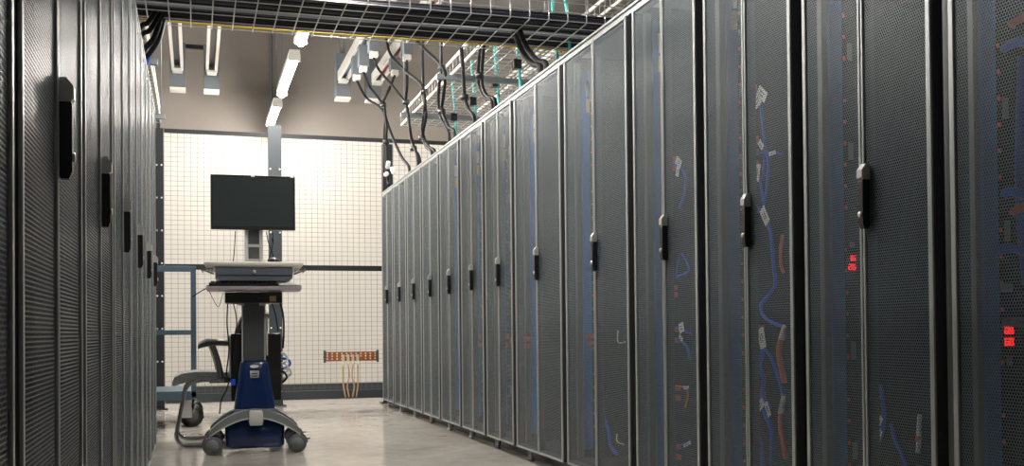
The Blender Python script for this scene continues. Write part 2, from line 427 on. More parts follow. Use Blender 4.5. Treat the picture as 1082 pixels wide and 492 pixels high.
# cords, plugs and tags seen through the doors (pixels give direction; the power strip or the rack interior gives the depth)
def cord(pix, d, r, m, name, label, group, extra=None, plugs=(), tags=(), rack=None):
    pts = [at(u, v, 0, LR + dd) for (u, v, dd) in [(p + (d,))[:3] for p in pix]]
    t = thing(name, pts[0], label, 'cable', group)
    o = pts[0]
    if len(pts) > 1: MB().tube(smooth_path([p - o for p in pts]), r, 6).build('cord', m, t)
    for (u, v) in plugs:
        fs = EDGE[rack] - 0.038
        p = at(u, v, 1, fs) - o
        b = MB().box(p.x - 0.014, p.x + 0.014, p.y - 0.035, p.y, p.z - 0.010, p.z + 0.010, 0.003)
        b.build('plug', M_PLUG, t)
    for (u, v, ang, ln, wd) in tags:
        ln, wd = ln * 1.25, wd * 1.25
        p = at(u, v, 0, LR + d - 0.008) - o
        a = math.radians(ang); ax = Vector((0, -math.cos(a), math.sin(a))); ay = Vector((0, math.sin(a), math.cos(a))); nx = Vector((1, 0, 0))
        def quad(b, hl, hw_, x0_, x1_, off=(0, 0)):
            c0 = p + ax * off[0] + ay * off[1]; vs = []
            for xx in (x0_, x1_):
                for (i, j) in ((-1, -1), (1, -1), (1, 1), (-1, 1)): vs.append(c0 + ax * hl * i + ay * hw_ * j + nx * xx)
            return b._add(vs, [(0, 1, 2, 3), (7, 6, 5, 4), (0, 4, 5, 1), (1, 5, 6, 2), (2, 6, 7, 3), (3, 7, 4, 0)])
        tg = quad(MB(), ln / 2, wd / 2, -0.001, 0.001).build('tag', M_TAG, t)
        b = MB()
        for k in (-1, 1): quad(b, ln * 0.22, wd * 0.04, -0.0018, -0.001, (0, k * wd * 0.15))
        b.build('print', M_INK, tg)
    return t
GB = 'blue power cords inside the right racks'; GO = 'orange power cords inside the right racks'
# rack with the most cords (u 742-834), index 10
cord([(790, 96), (797, 97), (803, 107), (806, 130), (808, 160), (806, 190)], 0.14, 0.005, M_CBLUE, 'power_cable', 'blue cord with two white tags high in the rack of many cords', GB,
     plugs=[(791, 94), (791, 104)], tags=[(805, 99, -38, 0.05, 0.028), (800, 107, 25, 0.036, 0.032)], rack=10)
cord([(794, 150), (802, 152), (807, 158), (812, 170), (810, 200), (806, 222)], 0.14, 0.005, M_CBLUE, 'power_cable', 'blue cord with tilted white tag above the handle of the rack of many cords', GB,
     plugs=[(793, 148)], tags=[(804, 153, -50, 0.028, 0.016)], rack=10)
cord([(796, 161), (812, 161), (826, 163)], 0.135, 0.004, M_CBLUE, 'power_cable', 'short level cord with a narrow white tag in the rack of many cords', GB,
     plugs=[(793, 162)], tags=[(816, 162, 0, 0.032, 0.01)], rack=10)
cord([(794, 175), (799, 180), (804, 195), (806, 212)], 0.14, 0.004, M_CBLUE, 'power_cable', 'blue cord with square white tag just above the handle of the rack of many cords', GB,
     plugs=[(793, 174)], tags=[(799.5, 182, 75, 0.046, 0.032)], rack=10)
cord([(797, 216), (803, 222), (810, 232), (815, 250), (818, 285), (819, 300), (812, 312), (804, 322), (808, 335), (822, 343), (829, 344)], 0.14, 0.006, M_CBLUE, 'power_cable',
     'long looping blue cord with a slanted white tag beside the handle', GB, plugs=[(794, 222)], tags=[(808, 228, -55, 0.05, 0.026)], rack=10)
cord([(798, 345), (805, 352), (806, 370), (803, 388), (807, 400), (806, 418), (814, 430)], 0.14, 0.007, M_CBLUE, 'power_cable', 'thick blue cord hanging under a large white tag low in the rack', GB,
     plugs=[(799, 346), (799, 360)], tags=[(805, 357, 105, 0.055, 0.03)], rack=10)
cord([(808, 368), (815, 378), (820, 392), (826, 410), (827, 425)], 0.14, 0.006, M_CBLUE, 'power_cable', 'blue cord running down beside the orange cord in the rack of many cords', GB, rack=10)
cord([(800, 416), (806, 424), (808, 436), (814, 450), (816, 470), (815, 490)], 0.14, 0.007, M_CBLUE, 'power_cable', 'blue cord low in the rack of many cords, right of its pair', GB,
     plugs=[(800, 416), (800, 428)], tags=[(811, 432, -60, 0.04, 0.018), (804, 427, 40, 0.03, 0.022)], rack=10)
cord([(801, 460), (804, 470), (806, 492)], 0.14, 0.007, M_CBLUE, 'power_cable', 'blue cord low in the rack of many cords, left of its pair', GB, plugs=[(799, 486)], rack=10)
cord([(827, 248), (825, 262), (825, 278), (828, 288)], 0.08, 0.006, M_CORANGE, 'power_cable', 'short orange cord at mid height beside the right door edge', GO)
cord([(829, 345), (825, 358), (823, 372), (826, 390), (829, 404)], 0.08, 0.009, M_CORANGE, 'power_cable', 'orange cord with a white plug end beside the right door edge', GO)
cord([(828, 420), (825, 436), (825, 452), (828, 470), (830, 484)], 0.08, 0.009, M_CORANGE, 'power_cable', 'lowest orange cord beside the right door edge', GO)
for (a, b_) in (((829, 344), (826, 358)), ((828, 418), (825, 436))):
    tag(MB().tube([at(*a, 0, LR + 0.068), at(*b_, 0, LR + 0.068)], [0.006, 0.010], 8).build('plug_sleeve', M_TAG), 'white plug sleeve at %s, on the orange cord' % ('knee height' if a[1] > 400 else 'thigh height'), 'plug', 'white plug sleeves')
# rack u 668-733, index 9
cord([(712, 172), (720, 178), (724, 188), (723, 205), (718, 220)], 0.12, 0.005, M_CBLUE, 'power_cable', 'blue cord with two small white tags above the third-nearest door handle', GB,
     plugs=[(711, 169), (711, 178)], tags=[(717, 171, -30, 0.04, 0.022), (716, 181, 70, 0.03, 0.02)], rack=9)
cord([(714, 294), (716, 280), (720, 268), (728, 285), (716, 292)], 0.12, 0.004, M_CBLUE, 'power_cable', 'thin blue loop just below the third-nearest door handle', GB,
     plugs=[(709, 304), (709, 311)], rack=9)
cord([(715, 346), (724, 350), (731, 352)], 0.12, 0.005, M_CBLUE, 'power_cable', 'short blue cord with square tag at mid rack', GB, plugs=[(712, 348), (712, 359)], tags=[(720, 346, 15, 0.032, 0.03)], rack=9)
cord([(716, 358), (722, 362), (727, 368), (729, 380)], 0.12, 0.005, M_CBLUE, 'power_cable', 'short drooping blue cord with a small slanted tag at mid rack', GB, tags=[(719.5, 357, -35, 0.026, 0.012)], rack=9)
cord([(714, 407), (724, 410), (727, 418), (724, 430)], 0.12, 0.004, M_CORANGE, 'power_cable', 'orange curl beside a narrow white tag in the lower rack', GO, plugs=[(712, 409), (712, 420)], tags=[(725, 409, 5, 0.034, 0.010)], rack=9)
cord([(716, 471), (730, 466)], 0.12, 0.004, M_CBLUE, 'power_cable', 'bottom cord with slanted narrow white tag, right of the two red plugs', GB, plugs=[(713, 471), (713, 482)], tags=[(726, 469, 20, 0.05, 0.010)], rack=9)
# rack u 595-660, index 8
cord([(637, 425), (638, 440), (643, 455), (645, 470), (652, 480)], 0.13, 0.008, M_CBLUE, 'power_cable', 'blue cord near the bottom of the right-hand wide rack', GB, plugs=[(622, 355), (622, 362)], rack=8)
cord([(653, 349), (653, 361), (661, 361)], 0.02, 0.003, M_TAG, 'bracket_wire', 'white wire bracket at mid height inside the right-hand wide rack', 'white wire brackets')
cord([(652, 458), (652, 466), (659, 469)], 0.02, 0.003, M_TAG, 'bracket_wire', 'white wire bracket near the bottom of the right-hand wide rack', 'white wire brackets')
# other red plugs in racks 7, 6, 5
for rk, u, v in ((7, 556, 361), (6, 534, 360), (5, 505, 360)):
    cord([(u, v)], 0.12, 0.005, M_CBLUE, 'power_plug', 'pair of red plugs low in the right-row rack %s from the mesh fence' % ORD[rk], 'red plug pairs', plugs=[(u, v - 4), (u, v + 4)], rack=rk)
# nearest large racks, index 11 and 12
cord([(930, 406), (932, 420), (934, 440), (930, 462), (924, 474)], 0.14, 0.007, M_CBLUE, 'power_cable', 'blue cord with two grey tags low in the large dark rack', GB, tags=[(927, 445, 55, 0.035, 0.024), (927, 460, 65, 0.035, 0.024)])
cord([(941, 447), (946, 465), (953, 480), (958, 496)], 0.14, 0.005, M_CBLUE, 'power_cable', 'thin blue cord slanting to the bottom of the large dark rack', GB)
cord([(972, 438), (971, 450), (971, 462), (970, 478)], 0.03, 0.006, M_TAG, 'power_cable', 'white and red cord ends at the right edge of the large dark rack', None)
tag(MB().tube([at(971, 460, 0, LR + 0.03), at(970, 465, 0, LR + 0.03)], 0.0075, 8).build('cord_ring', M_PLUG), 'red ring between the two white cord ends', 'plug')
for (u, v) in ((1071, 24), (1073, 222)):
    cord([(u - 3, v + 3), (u + 1, v - 1), (u + 12, v - 6)], 0.12, 0.010, M_CORANGE, 'power_plug', 'orange plug at the %s right edge of the photo' % ('upper' if v < 100 else 'middle'), 'orange plugs in the nearest rack')
for k, (pp, r, lb) in enumerate(([[(1060, 52), (1070, 46), (1084, 44), (1096, 48)], 0.011, 'upper'], [[(1061, 204), (1070, 202), (1084, 206), (1096, 210)], 0.011, 'middle'], [[(1056, 264), (1070, 262), (1086, 268), (1098, 270)], 0.010, 'lower'])):
    cord(pp, 0.12, r, M_CBLUE, 'power_cable', 'thick blue cord end, %s of the three at the right edge of the photo' % lb, GB)
cord([(1080, 60), (1078, 120), (1077, 180), (1079, 240), (1085, 300)], 0.15, 0.010, M_CBLUE, 'power_cable', 'upright blue cord at the right edge of the photo', GB)
for (u, v) in ((1055, 291), (1063, 304), (1066, 340), (1075, 340)):
    p = at(u, v, 0, LR + 0.14)
    tag(MB().box(p.x - 0.01, p.x + 0.01, p.y - 0.012, p.y + 0.012, p.z - 0.010, p.z + 0.010, 0.003).build('connector', M_CGREY), 'small grey connector inside the nearest rack', 'connector', 'grey connectors in the nearest rack')

# ------------------------------------------------------------------ wire-mesh fence
YF = 10.0
def fx(u, v=300): return at(u, v, 1, YF).x
f = thing('mesh_fence', (0.7, YF, 0), 'black framed wire mesh fence across the end of the aisle', 'fence')
FO = Vector((0.7, YF, 0))
def fbox(x0, x1, y0, y1, z0, z1, c=0): return MB().box(x0 - 0.7, x1 - 0.7, y0, y1, z0, z1, c)
xl, xm, xr = fx(174), fx(291), 3.0
xe = fx(404)
for a, b_ in ((-3.4, fx(158)), (xl, xm - 0.06), (xm + 0.06, xr)):
    fbox(a, b_, -0.018, 0.018, 2.545, 2.58).build('top_rail', M_BLACKM, f)
    fbox(a, b_, -0.018, 0.018, 0.055, 0.137).build('bottom_rail', M_POST, f)
    fbox(a, b_, -0.014, 0.014, 1.285, 1.335).build('middle_rail', M_BLACKM, f)
    w = MB(); n = int((b_ - a) / 0.056)
    for i in range(n + 1):
        x = a + (b_ - a) * i / n - 0.7
        w.box(x - 0.0014, x + 0.0014, -0.0014, 0.0014, 0.1, 2.55)
    for i in range(int(2.45 / 0.045)):
        z = 0.12 + i * 0.045
        w.box(a - 0.7, b_ - 0.7, -0.0042, -0.0014, z - 0.0012, z + 0.0012)
    o = w.build('wire_mesh', M_WIRE, f); o['kind'] = 'stuff'
def post(x0, x1, top, y0, y1, m, bolts=True):
    p = fbox(x0, x1, y0, y1, 0, top).build('post', m, f)
    b = MB()
    for i in range(int(top / 0.3)):
        for xx in (x0 + 0.018, x1 - 0.018):
            b.cyl((xx - 0.7, y0 - 0.006, 0.14 + i * 0.3), (xx - 0.7, y0, 0.14 + i * 0.3), 0.009, 8)
    if bolts: b.build('bolts', M_BOLT, p)['kind'] = 'stuff'
    fbox(x0 - 0.03, x1 + 0.03, y0 - 0.04, y1 + 0.04, 0, 0.012).build('base_plate', m, p)
post(fx(284), fx(298), 2.66, -0.03, 0.03, M_POST)
post(fx(164), fx(173.5), 2.58, -0.03, 0.03, M_BLACKM)
post(fx(158), fx(164), 2.5, -0.05, 0.04, M_POST)
post(fx(166), fx(170), 2.68, 0.035, 0.07, M_BLACKM, False)
post(fx(404.5), fx(415), 2.52, -0.05, 0.03, M_BLACKM, False)
# copper earth bar on the fence
pL, pR = at(342, 377, 1, YF - 0.05), at(400, 377, 1, YF - 0.05)
t = thing('earth_bar', ((pL.x + pR.x) / 2, YF - 0.05, pL.z), 'copper earthing bar with bolt holes mounted low on the mesh fence', 'earth bar')
hw = (pR.x - pL.x) / 2
MB().box(-hw, hw, -0.004, 0.004, -0.042, 0.048, 0.001).build('bar', M_COPPER, t)
b = MB()
for i in range(11):
    for z in (-0.02, 0.006, 0.03):
        if 4 <= i <= 7 and z < 0: continue
        x = -hw + 0.035 + i * (2 * hw - 0.07) / 10
        b.cyl((x, -0.0055, z), (x, -0.004, z), 0.009, 10)
b.build('bolt_holes', M_LUG, t)['kind'] = 'stuff'
for s in (-1, 1):
    MB().cyl((s * (hw - 0.01), 0.004, 0), (s * (hw - 0.01), 0.052, 0), 0.014, 10).build('standoff', M_PLUG, t)
    MB().box(s * (hw - 0.01) - 0.012, s * (hw - 0.01) + 0.012, -0.007, 0.0, -0.055, 0.062, 0.003).build('bracket', M_CDARK, t)
for k in range(4):
    x = -hw + 0.035 + (3.3 + k) * (2 * hw - 0.07) / 10
    lg = MB().box(x - 0.013, x + 0.013, -0.010, -0.004, -0.055, 0.02, 0.002).build('lug', M_LUG, t)
    MB().cyl((x, -0.007, -0.05), (x, -0.007, -0.09), 0.011, 8).build('ferrule', M_LUG, lg)
    b_ = 0.012 * math.sin(k * 2.1)
    MB().tube(smooth_path([(x, -0.007, -0.08), (x + b_, -0.012, -0.18), (x - b_, -0.01, -0.28), (x + 0.01 * (1.5 - k), -0.012, -0.375), (x + 0.012 * (1.5 - k), -0.012, -pL.z + 0.075)]), 0.0065, 6).build('earth_wire', M_COPW, t)

# ------------------------------------------------------------------ busway tracks and feed boxes near the ceiling
ZT = 3.52
BW = [(-0.165, 'left of the left pair', None, -0.165), (0.18, 'right of the left pair', None, 0.18), (1.575, 'blue-striped, left of the right pair', M_TBLUE, 1.59), (1.95, 'red-striped, right of the right pair', M_TRED, 1.93)]
for x, lb, stripe, bx in BW:
    t = thing('busway_track', (x, 8.0, ZT), 'white aluminium busway track near the ceiling, ' + lb, 'busway track', 'busway tracks')
    b = MB()
    for s in (-1, 1): b.box(s * 0.045 - 0.014, s * 0.045 + 0.014, -4.0, 3.42, -0.05, 0.05)
    b.box(-0.04, 0.04, -4.0, 3.42, 0.03, 0.05)
    b.build('channel', M_TRACK, t)
    MB().box(-0.031, 0.031, -4.0, 3.4, 0.0, 0.03).build('slot', stripe or M_BLACK, t)
    MB().box(-0.05, 0.05, 3.3, 3.45, -0.075, -0.05, 0.004).build('end_clamp', M_TRACK, t)
    for y in (-2.5, 0.0, 2.6): MB().cyl((0, y, 0.05), (0, y, ZC - ZT), 0.005, 6).build('hanger_rod', M_GALV, t)
    t = thing('feed_box', (bx, 11.55, 0), 'grey busway end box with white lid by the far wall, ' + lb.replace('blue-striped, ', '').replace('red-striped, ', ''), 'feed box', 'busway feed boxes')
    MB().box(-0.08, 0.08, -0.07, 0.1, 3.31, 3.79, 0.004).build('box', M_BOX, t)
    MB().box(-0.08, 0.08, -0.07, 0.1, 3.285, 3.31, 0.003).build('lid', M_BOXLID, t)
    MB().cyl((0, 0.0, 3.79), (0, 0.0, ZC), 0.03, 8).build('riser', M_BOX, t)
tag(MB().box(-0.084, 0.099, 11.52, 11.56, 3.745, 3.785).build('cross_bar', M_BLACKM), 'short dark bar joining the left pair of feed boxes', 'bar')
tag(MB().cyl((at(287, 60, 1, 12.1).x, 12.13, ZW), (at(287, 60, 1, 12.1).x, 12.13, ZC), 0.012, 8).build('conduit', M_CDARK), 'thin dark conduit running up the far wall', 'conduit')

def tap_box(u, v, X, label):
    p = at(u, v, 0, X)                                   # bottom of the box
    t = thing('tap_box', (p.x, p.y, p.z), label, 'tap box', 'busway tap boxes')
    MB().box(-0.05, 0.05, -0.06, 0.06, 0.05, ZT - 0.05 - p.z, 0.004).build('box', M_BOX, t)
    MB().box(-0.035, 0.035, -0.045, 0.045, 0.0, 0.055, 0.008).build('socket', M_BOXLID, t)
    return p
TP = [tap_box(377, 85, 1.575, 'grey tap box under the blue-striped busway track, farthest'), tap_box(384, 76, 1.575, 'grey tap box under the blue-striped busway track, middle one'),
      tap_box(395, 61, 1.575, 'grey tap box under the blue-striped busway track, nearest'), tap_box(417, 80, 1.95, 'grey tap box under the red-striped busway track, farther one'),
      tap_box(430, 64, 1.95, 'grey tap box under the red-striped busway track, nearer one')]

def whip(pix, X, label, start=None, r=0.013, down=True, m=None):
    pts = [at(u, v, 0, X) for u, v in pix]
    if start is not None: pts[0] = Vector(start)
    if down: pts.append(Vector((X, pts[-1].y - 0.03, RH + 0.011)))
    return cable('power_whip', pts, r, m or M_CABLE, label, 'cable', 'black power whips over the right row', 8)
XW = 1.74; KW = 0.0
whip([(377, 86), (387, 103), (402, 114), (408, 128), (408, 150), (409, 172), (410, 196)], 1.72, 'black power whip from the farthest tap box into the bundle by the fence post', TP[0], down=False)
whip([(384, 78), (391, 92), (403, 108), (407, 120), (406, 150), (408, 180), (411, 196)], 1.72, 'black power whip from the middle blue-track tap box into the bundle', TP[1], down=False)
whip([(395, 62), (400, 73), (414, 90), (427, 107), (431, 118), (434, 145), (441, 165)], XW + (KW := KW + 0.009), 'black power whip from the nearest blue-track tap box to a rack top', TP[2])
whip([(417, 81), (412, 92), (405, 108), (406, 118), (413, 140), (424, 165), (432, 176)], XW + (KW := KW + 0.009), 'black power whip crossing back from the farther red-track tap box', TP[3])
whip([(430, 65), (430, 90), (429, 107), (432, 130), (437, 155), (443, 166)], XW + (KW := KW + 0.009), 'straight black power whip under the nearer red-track tap box', TP[4])
whip([(405, 22), (409, 44), (413, 58), (427, 73.5), (444, 88), (448, 98), (449, 112), (446, 140), (450, 154), (456, 160)], XW + (KW := KW + 0.009), 'black power whip swinging in a long curve past the tap boxes')
whip([(447, 20), (446.5, 49), (447, 88), (448, 104), (450, 122), (447, 142), (453, 155), (459, 159)], XW + (KW := KW + 0.009), 'upright black power whip right of the tap boxes')
whip([(428, 20), (439, 42), (467, 70), (470, 85), (468, 105), (467, 117), (474, 134), (480, 139)], XW + (KW := KW + 0.009), 'black power whip slanting right above the ladder tray')
whip([(465, 20), (466, 42), (466, 71), (464, 90), (463, 110), (466, 125), (474, 140)], XW + (KW := KW + 0.009), 'upright black power whip beside the slanting one')
whip([(485, 20), (487, 44), (489, 73), (491, 102), (495, 116), (501, 124)], XW + (KW := KW + 0.009), 'lone upright black power whip over the middle of the right row', r=0.015)
whip([(512, 20), (508, 49), (505, 78), (507, 93), (513, 104), (520, 107)], XW + (KW := KW + 0.009), 'left of the paired black power whips over the wide racks', r=0.013)
whip([(515, 22), (511, 50), (509, 78), (510, 92), (515, 102), (523, 106)], XW + (KW := KW + 0.009), 'right of the paired black power whips over the wide racks', r=0.013)
whip([(538, 20), (548, 46), (556, 61), (564, 68), (571, 71)], XW + (KW := KW + 0.009), 'left of the two thick black cables bending down over a wide rack', r=0.017)
whip([(545, 20), (554, 45), (562, 58), (569, 65), (577, 68)], XW + (KW := KW + 0.009), 'right of the two thick black cables bending down over a wide rack', r=0.017)
for (u, v, X) in ((405, 111, 1.72), (408, 150, 1.72), (429, 108, 1.75), (448, 97, 1.776), (467, 118, 1.794), (491, 103, 1.812), (507, 80, 1.82), (467, 72, 1.80), (446, 146, 1.776), (437, 157, 1.755)):
    p = at(u, v, 0, X)
    tag(MB().cyl((p.x, p.y, p.z - 0.02), (p.x, p.y, p.z + 0.02), 0.03, 10).build('cable_strap', M_BLACK), 'black hook-and-loop strap around a power whip', 'strap', 'black straps on the power whips')
for k, (u, v, ang) in enumerate(((408, 184, 0), (410, 174, 35), (415, 180, -40))):
    p = at(u, v, 0, 1.70); d = Vector((0.0, -math.cos(math.radians(ang)), math.sin(math.radians(ang)))) * 0.035
    tag(MB().cyl(p - d, p + d, 0.02, 10).build('cable_sleeve', M_TAG), 'white sleeve on the cable bundle above the end rack, %s of three' % ('lowest', 'topmost', 'right-hand')[k], 'sleeve', 'white cable sleeves')

# ------------------------------------------------------------------ wire basket tray crossing the aisle
TY0, TY1, TZ = 5.55, 6.22, 2.46
TX0, TX1 = -2.2, 4.2
t = thing('cable_tray', (1.0, (TY0 + TY1) / 2, TZ), 'wire basket cable tray crossing above the aisle full of black cables', 'cable tray')
b = MB(); ym = (TY1 - TY0) / 2
n = int((TX1 - TX0) / 0.115)
for i in range(n + 1):
    x = TX0 + i * 0.115 - 1.0
    b.tube([(x, -ym, 0.11), (x, -ym, 0), (x, ym, 0), (x, ym, 0.11)], 0.0038, 5)
b.build('cross_wires', M_ZINC, t)['kind'] = 'stuff'
b = MB()
for y in [-ym + i * 2 * ym / 5 for i in range(6)]: b.cyl((TX0 - 1.0, y, 0.005), (TX1 - 1.0, y, 0.005), 0.003, 5)
for s in (-1, 1):
    for z in (0.055, 0.11): b.cyl((TX0 - 1.0, s * ym, z), (TX1 - 1.0, s * ym, z), 0.0035, 5)
b.build('long_wires', M_ZINC, t)['kind'] = 'stuff'
for x in (-1.6, 3.2):
    MB().box(x - 0.02 - 1.0 + 0.0, x + 0.02 - 1.0, -ym - 0.06, ym + 0.06, -0.045, -0.005).build('trapeze', M_GALV, t)
    for s in (-1, 1): MB().cyl((x - 1.0, s * (ym + 0.04), -0.05), (x - 1.0, s * (ym + 0.04), ZC - TZ), 0.005, 6).build('hanger_rod', M_GALV, t)
def tray_cable(y, z, r, m, label, group, wob=0.012):
    ph = 5.0 if y > 5.85 else 1.3; pts = []
    for i in range(24):
        x = TX0 + 0.05 + (TX1 - TX0 - 0.1) * i / 23
        pts.append((x, y + wob * math.sin(x * 1.7 + ph), z + 0.004 * math.sin(x * 2.3 + ph * 2)))
    tag(MB().tube(pts, r, 6).build('tray_cable', m), label, 'cable', group)
for k in range(11):
    tray_cable(5.60 + k * 0.022, TZ + 0.026 + (k % 2) * 0.022, 0.014, M_CABLE if k % 4 else M_CNAVY, 'black cable in the near bundle of the crossing tray', 'near cable bundle in the crossing tray')
for k in range(11):
    tray_cable(5.93 + k * 0.02, TZ + 0.026 + (k % 2) * 0.022, 0.014, M_CABLE if k % 5 else M_CNAVY, 'black cable in the far bundle of the crossing tray', 'far cable bundle in the crossing tray')
for k in range(3):
    tray_cable(5.865 + k * 0.018, TZ + 0.02, 0.006, M_CGREY, 'thin grey cable between the two black bundles in the crossing tray', 'grey cables in the crossing tray', 0.006)
tray_cable(6.185, TZ + 0.018, 0.008, M_CYELLOW, 'yellow cable along the far side of the crossing tray', None, 0.004)
tray_cable(6.15, TZ + 0.02, 0.008, M_CPURPLE, 'purple cable beside the yellow one in the crossing tray', None, 0.004)
for k in range(2): tray_cable(6.19 + k * 0.015, TZ + 0.045, 0.005, M_CGREY, 'thin grey cable at the far edge of the crossing tray', 'far grey cables in the crossing tray', 0.003)

# ------------------------------------------------------------------ wire tray running above the right row (seen from below)
def long_tray(x0, x1, y0, y1, z, name_label, traps, side=0.10, ov=0.12):
    t = thing('ladder_tray', ((x0 + x1) / 2, y0, z), name_label, 'cable tray')
    h = (x1 - x0) / 2; L = y1 - y0
    b = MB(); n = int(L / 0.1)
    for i in range(n + 1):
        y = i * L / n
        b.tube([(-h, y, side), (-h, y, 0), (h, y, 0), (h, y, side)], 0.004, 5)
    b.build('cross_wires', M_ZINC, t)['kind'] = 'stuff'
    b = MB(); m = max(2, int(2 * h / 0.075))
    for i in range(m + 1): b.cyl((-h + 2 * h * i / m, 0, 0.004), (-h + 2 * h * i / m, L, 0.004), 0.0035, 5)
    b.build('long_wires', M_ZINC, t)['kind'] = 'stuff'
    for s in (-1, 1):
        MB().box(s * h - 0.006, s * h + 0.006, 0, L, side - 0.012, side + 0.012).box(s * h - 0.006, s * h + 0.006, 0, L, -0.01, 0.01).build('side_rail', M_TRACK, t)
    for y in traps:
        MB().box(-h - ov, h + ov, y - y0 - 0.02, y - y0 + 0.02, -0.05, -0.01).build('trapeze', M_GALV, t)
        for s in (-1, 1): MB().cyl((s * (h + ov - 0.03), y - y0, -0.055), (s * (h + ov - 0.03), y - y0, ZC - z), 0.005, 6).build('hanger_rod', M_GALV, t)
    return t
long_tray(1.85, 2.5, 6.35, 9.5, 2.62, 'galvanised wire tray running above the right row of racks behind the crossing tray', (7.5, 8.9))
long_tray(2.8, 3.5, 3.0, 9.5, 2.95, 'upper wire tray above the right row, higher than the crossing tray', (4.5, 6.9, 9.2))
for k, (u, v0, v1) in enumerate(((479, 95, 135), (499, 74, 115), (523, 50, 97), (546, 44, 90), (585, 22, 60), (597, -12, 40))):
    a = at(u, v0, 0, 2.2); q = Vector((2.2, a.y, RH + 0.012))
    pts = [(2.2, a.y + 0.02, 2.93), a + Vector((0, 0.01, 0)) if a.z < 2.85 else Vector((2.2, a.y, 2.8)), ((a + q) / 2) + Vector((0.02, -0.02, 0)), q]
    lbl = 'teal cable dropping onto the right row, %s from the fence' % ORD[k]
    c = thing('data_cable', q, lbl, 'cable', 'teal cables over the right row')
    MB().tube(smooth_path([Vector(p) - q for p in pts]), 0.011, 6).build('cord', M_TEAL, c)
    MB().box(-0.03, 0.03, a.y - q.y - 0.025, a.y - q.y + 0.035, 0.55, 0.62, 0.006).build('clip', M_BLACK, c)

# ------------------------------------------------------------------ wire tray and cables above the left row
long_tray(-0.50, -0.28, 6.6, 9.4, 2.52, 'narrow galvanised wire tray above the left row behind the crossing tray', (7.2, 9.0), ov=0.05)
def lcable(pix, s, r, m, label):
    pts = [at(u, v, 1, s) for u, v in pix]
    pts = [Vector((pts[0].x + 0.06, s, TZ + 0.15)), Vector((pts[0].x + 0.02, s, TZ + 0.13))] + [p for p in pts if p.z < TZ + 0.1] + [Vector((pts[-1].x - 0.10, s, RH + 0.01))]
    return cable('drop_cable', pts, r, m, label, 'cable', 'cables dropping to the left row')
lcable([(172, 0), (164, 13), (156, 24), (146, 34)], 6.00, 0.014, M_CABLE, 'top black cable bending down to the left row')
lcable([(174, 2), (167, 18), (158, 32), (147, 42)], 6.035, 0.014, M_CABLE, 'second black cable bending down to the left row')
lcable([(174, 6), (169, 21), (162, 41), (150, 56)], 6.07, 0.016, M_CABLE, 'third black cable bending down to the left row')
lcable([(172, 20), (167, 42), (158, 56), (150, 66)], 6.105, 0.014, M_CABLE, 'lowest black cable bending down to the left row')
lcable([(176, 2), (170, 22), (165, 40), (162, 44)], 6.14, 0.012, M_CBLUE, 'blue cable among the black ones bending down to the left row')
lcable([(178, 4), (173, 24), (168, 42), (158, 60)], 6.172, 0.014, M_CGREY, 'grey cable beside the black ones bending down to the left row')

# ------------------------------------------------------------------ blue steel platform truck behind the cart
TS = 8.0
xr_ = at(207.5, 350, 1, TS).x; zt_ = at(200, 281, 1, TS).z
t = thing('platform_truck', (xr_ - 0.36, TS, 0), 'blue steel platform truck with a railed end frame, half hidden by the left row', 'truck')
zm_, zb_ = at(200, 351, 1, TS).z, at(200, 417, 1, TS).z
for s in (-1, 1):
    MB().box(s * 0.34 - 0.02, s * 0.34 + 0.02, -0.02, 0.02, zb_ - 0.02, zt_, 0.004).build('upright', M_STEELBLUE, t)
for z, h in ((zt_ - 0.02, 0.022), (zm_, 0.018)):
    MB().box(-0.32, 0.32, -0.018, 0.018, z - h, z + h, 0.004).build('rail', M_STEELBLUE, t)
MB().box(-0.36, 0.36, -0.02, 0.75, zb_ - 0.035, zb_ + 0.03, 0.005).build('deck', M_STEELBLUE, t)
for sx in (-1, 1):
    for y in (0.06, 0.66):
        x = sx * 0.29
        cs = MB().box(x - 0.03, x + 0.03, y - 0.028, y + 0.028, 0.19, zb_ - 0.035).box(x - 0.035, x + 0.035, y - 0.03, y - 0.024, 0.07, 0.2).box(x - 0.035, x + 0.035, y + 0.024, y + 0.03, 0.07, 0.2).build('caster', M_CLIGHT, t)
        MB().cyl((x + 0.035, y - 0.02, 0.085), (x + 0.035, y + 0.02, 0.085), 0.085, 24).build('wheel', M_BLACK, cs)
        MB().cyl((x + 0.035, y - 0.022, 0.085), (x + 0.035, y + 0.022, 0.085), 0.05, 16).build('hub', M_CDARK, cs)

# ------------------------------------------------------------------ cantilever chair, side on
CHS = 6.63
def cp(u, v, s=CHS): return at(u, v, 1, s)
ch = thing('cantilever_chair', (0.1, 6.85, 0), 'grey cantilever armchair with black tube frame, side on behind the cart', 'chair')
CO = Vector((0.1, 6.85, 0))
for sd, y in (('near', -0.23), ('far', 0.21)):
    dz = 0
    prof = [(0.14, 0.405), (0.02, 0.408), (-0.10, 0.40), (-0.155, 0.36), (-0.175, 0.28), (-0.205, 0.12), (-0.212, 0.06), (-0.185, 0.022), (-0.13, 0.013), (0.0, 0.013), (0.22, 0.013)]
    MB().tube(smooth_path([(x, y, z) for x, z in prof], 5), 0.0125, 8).build('frame_tube', M_CHAIRT, ch)
MB().tube([(0.22, -0.23, 0.013), (0.22, 0.21, 0.013)], 0.0125, 8).build('frame_tube', M_CHAIRT, ch)
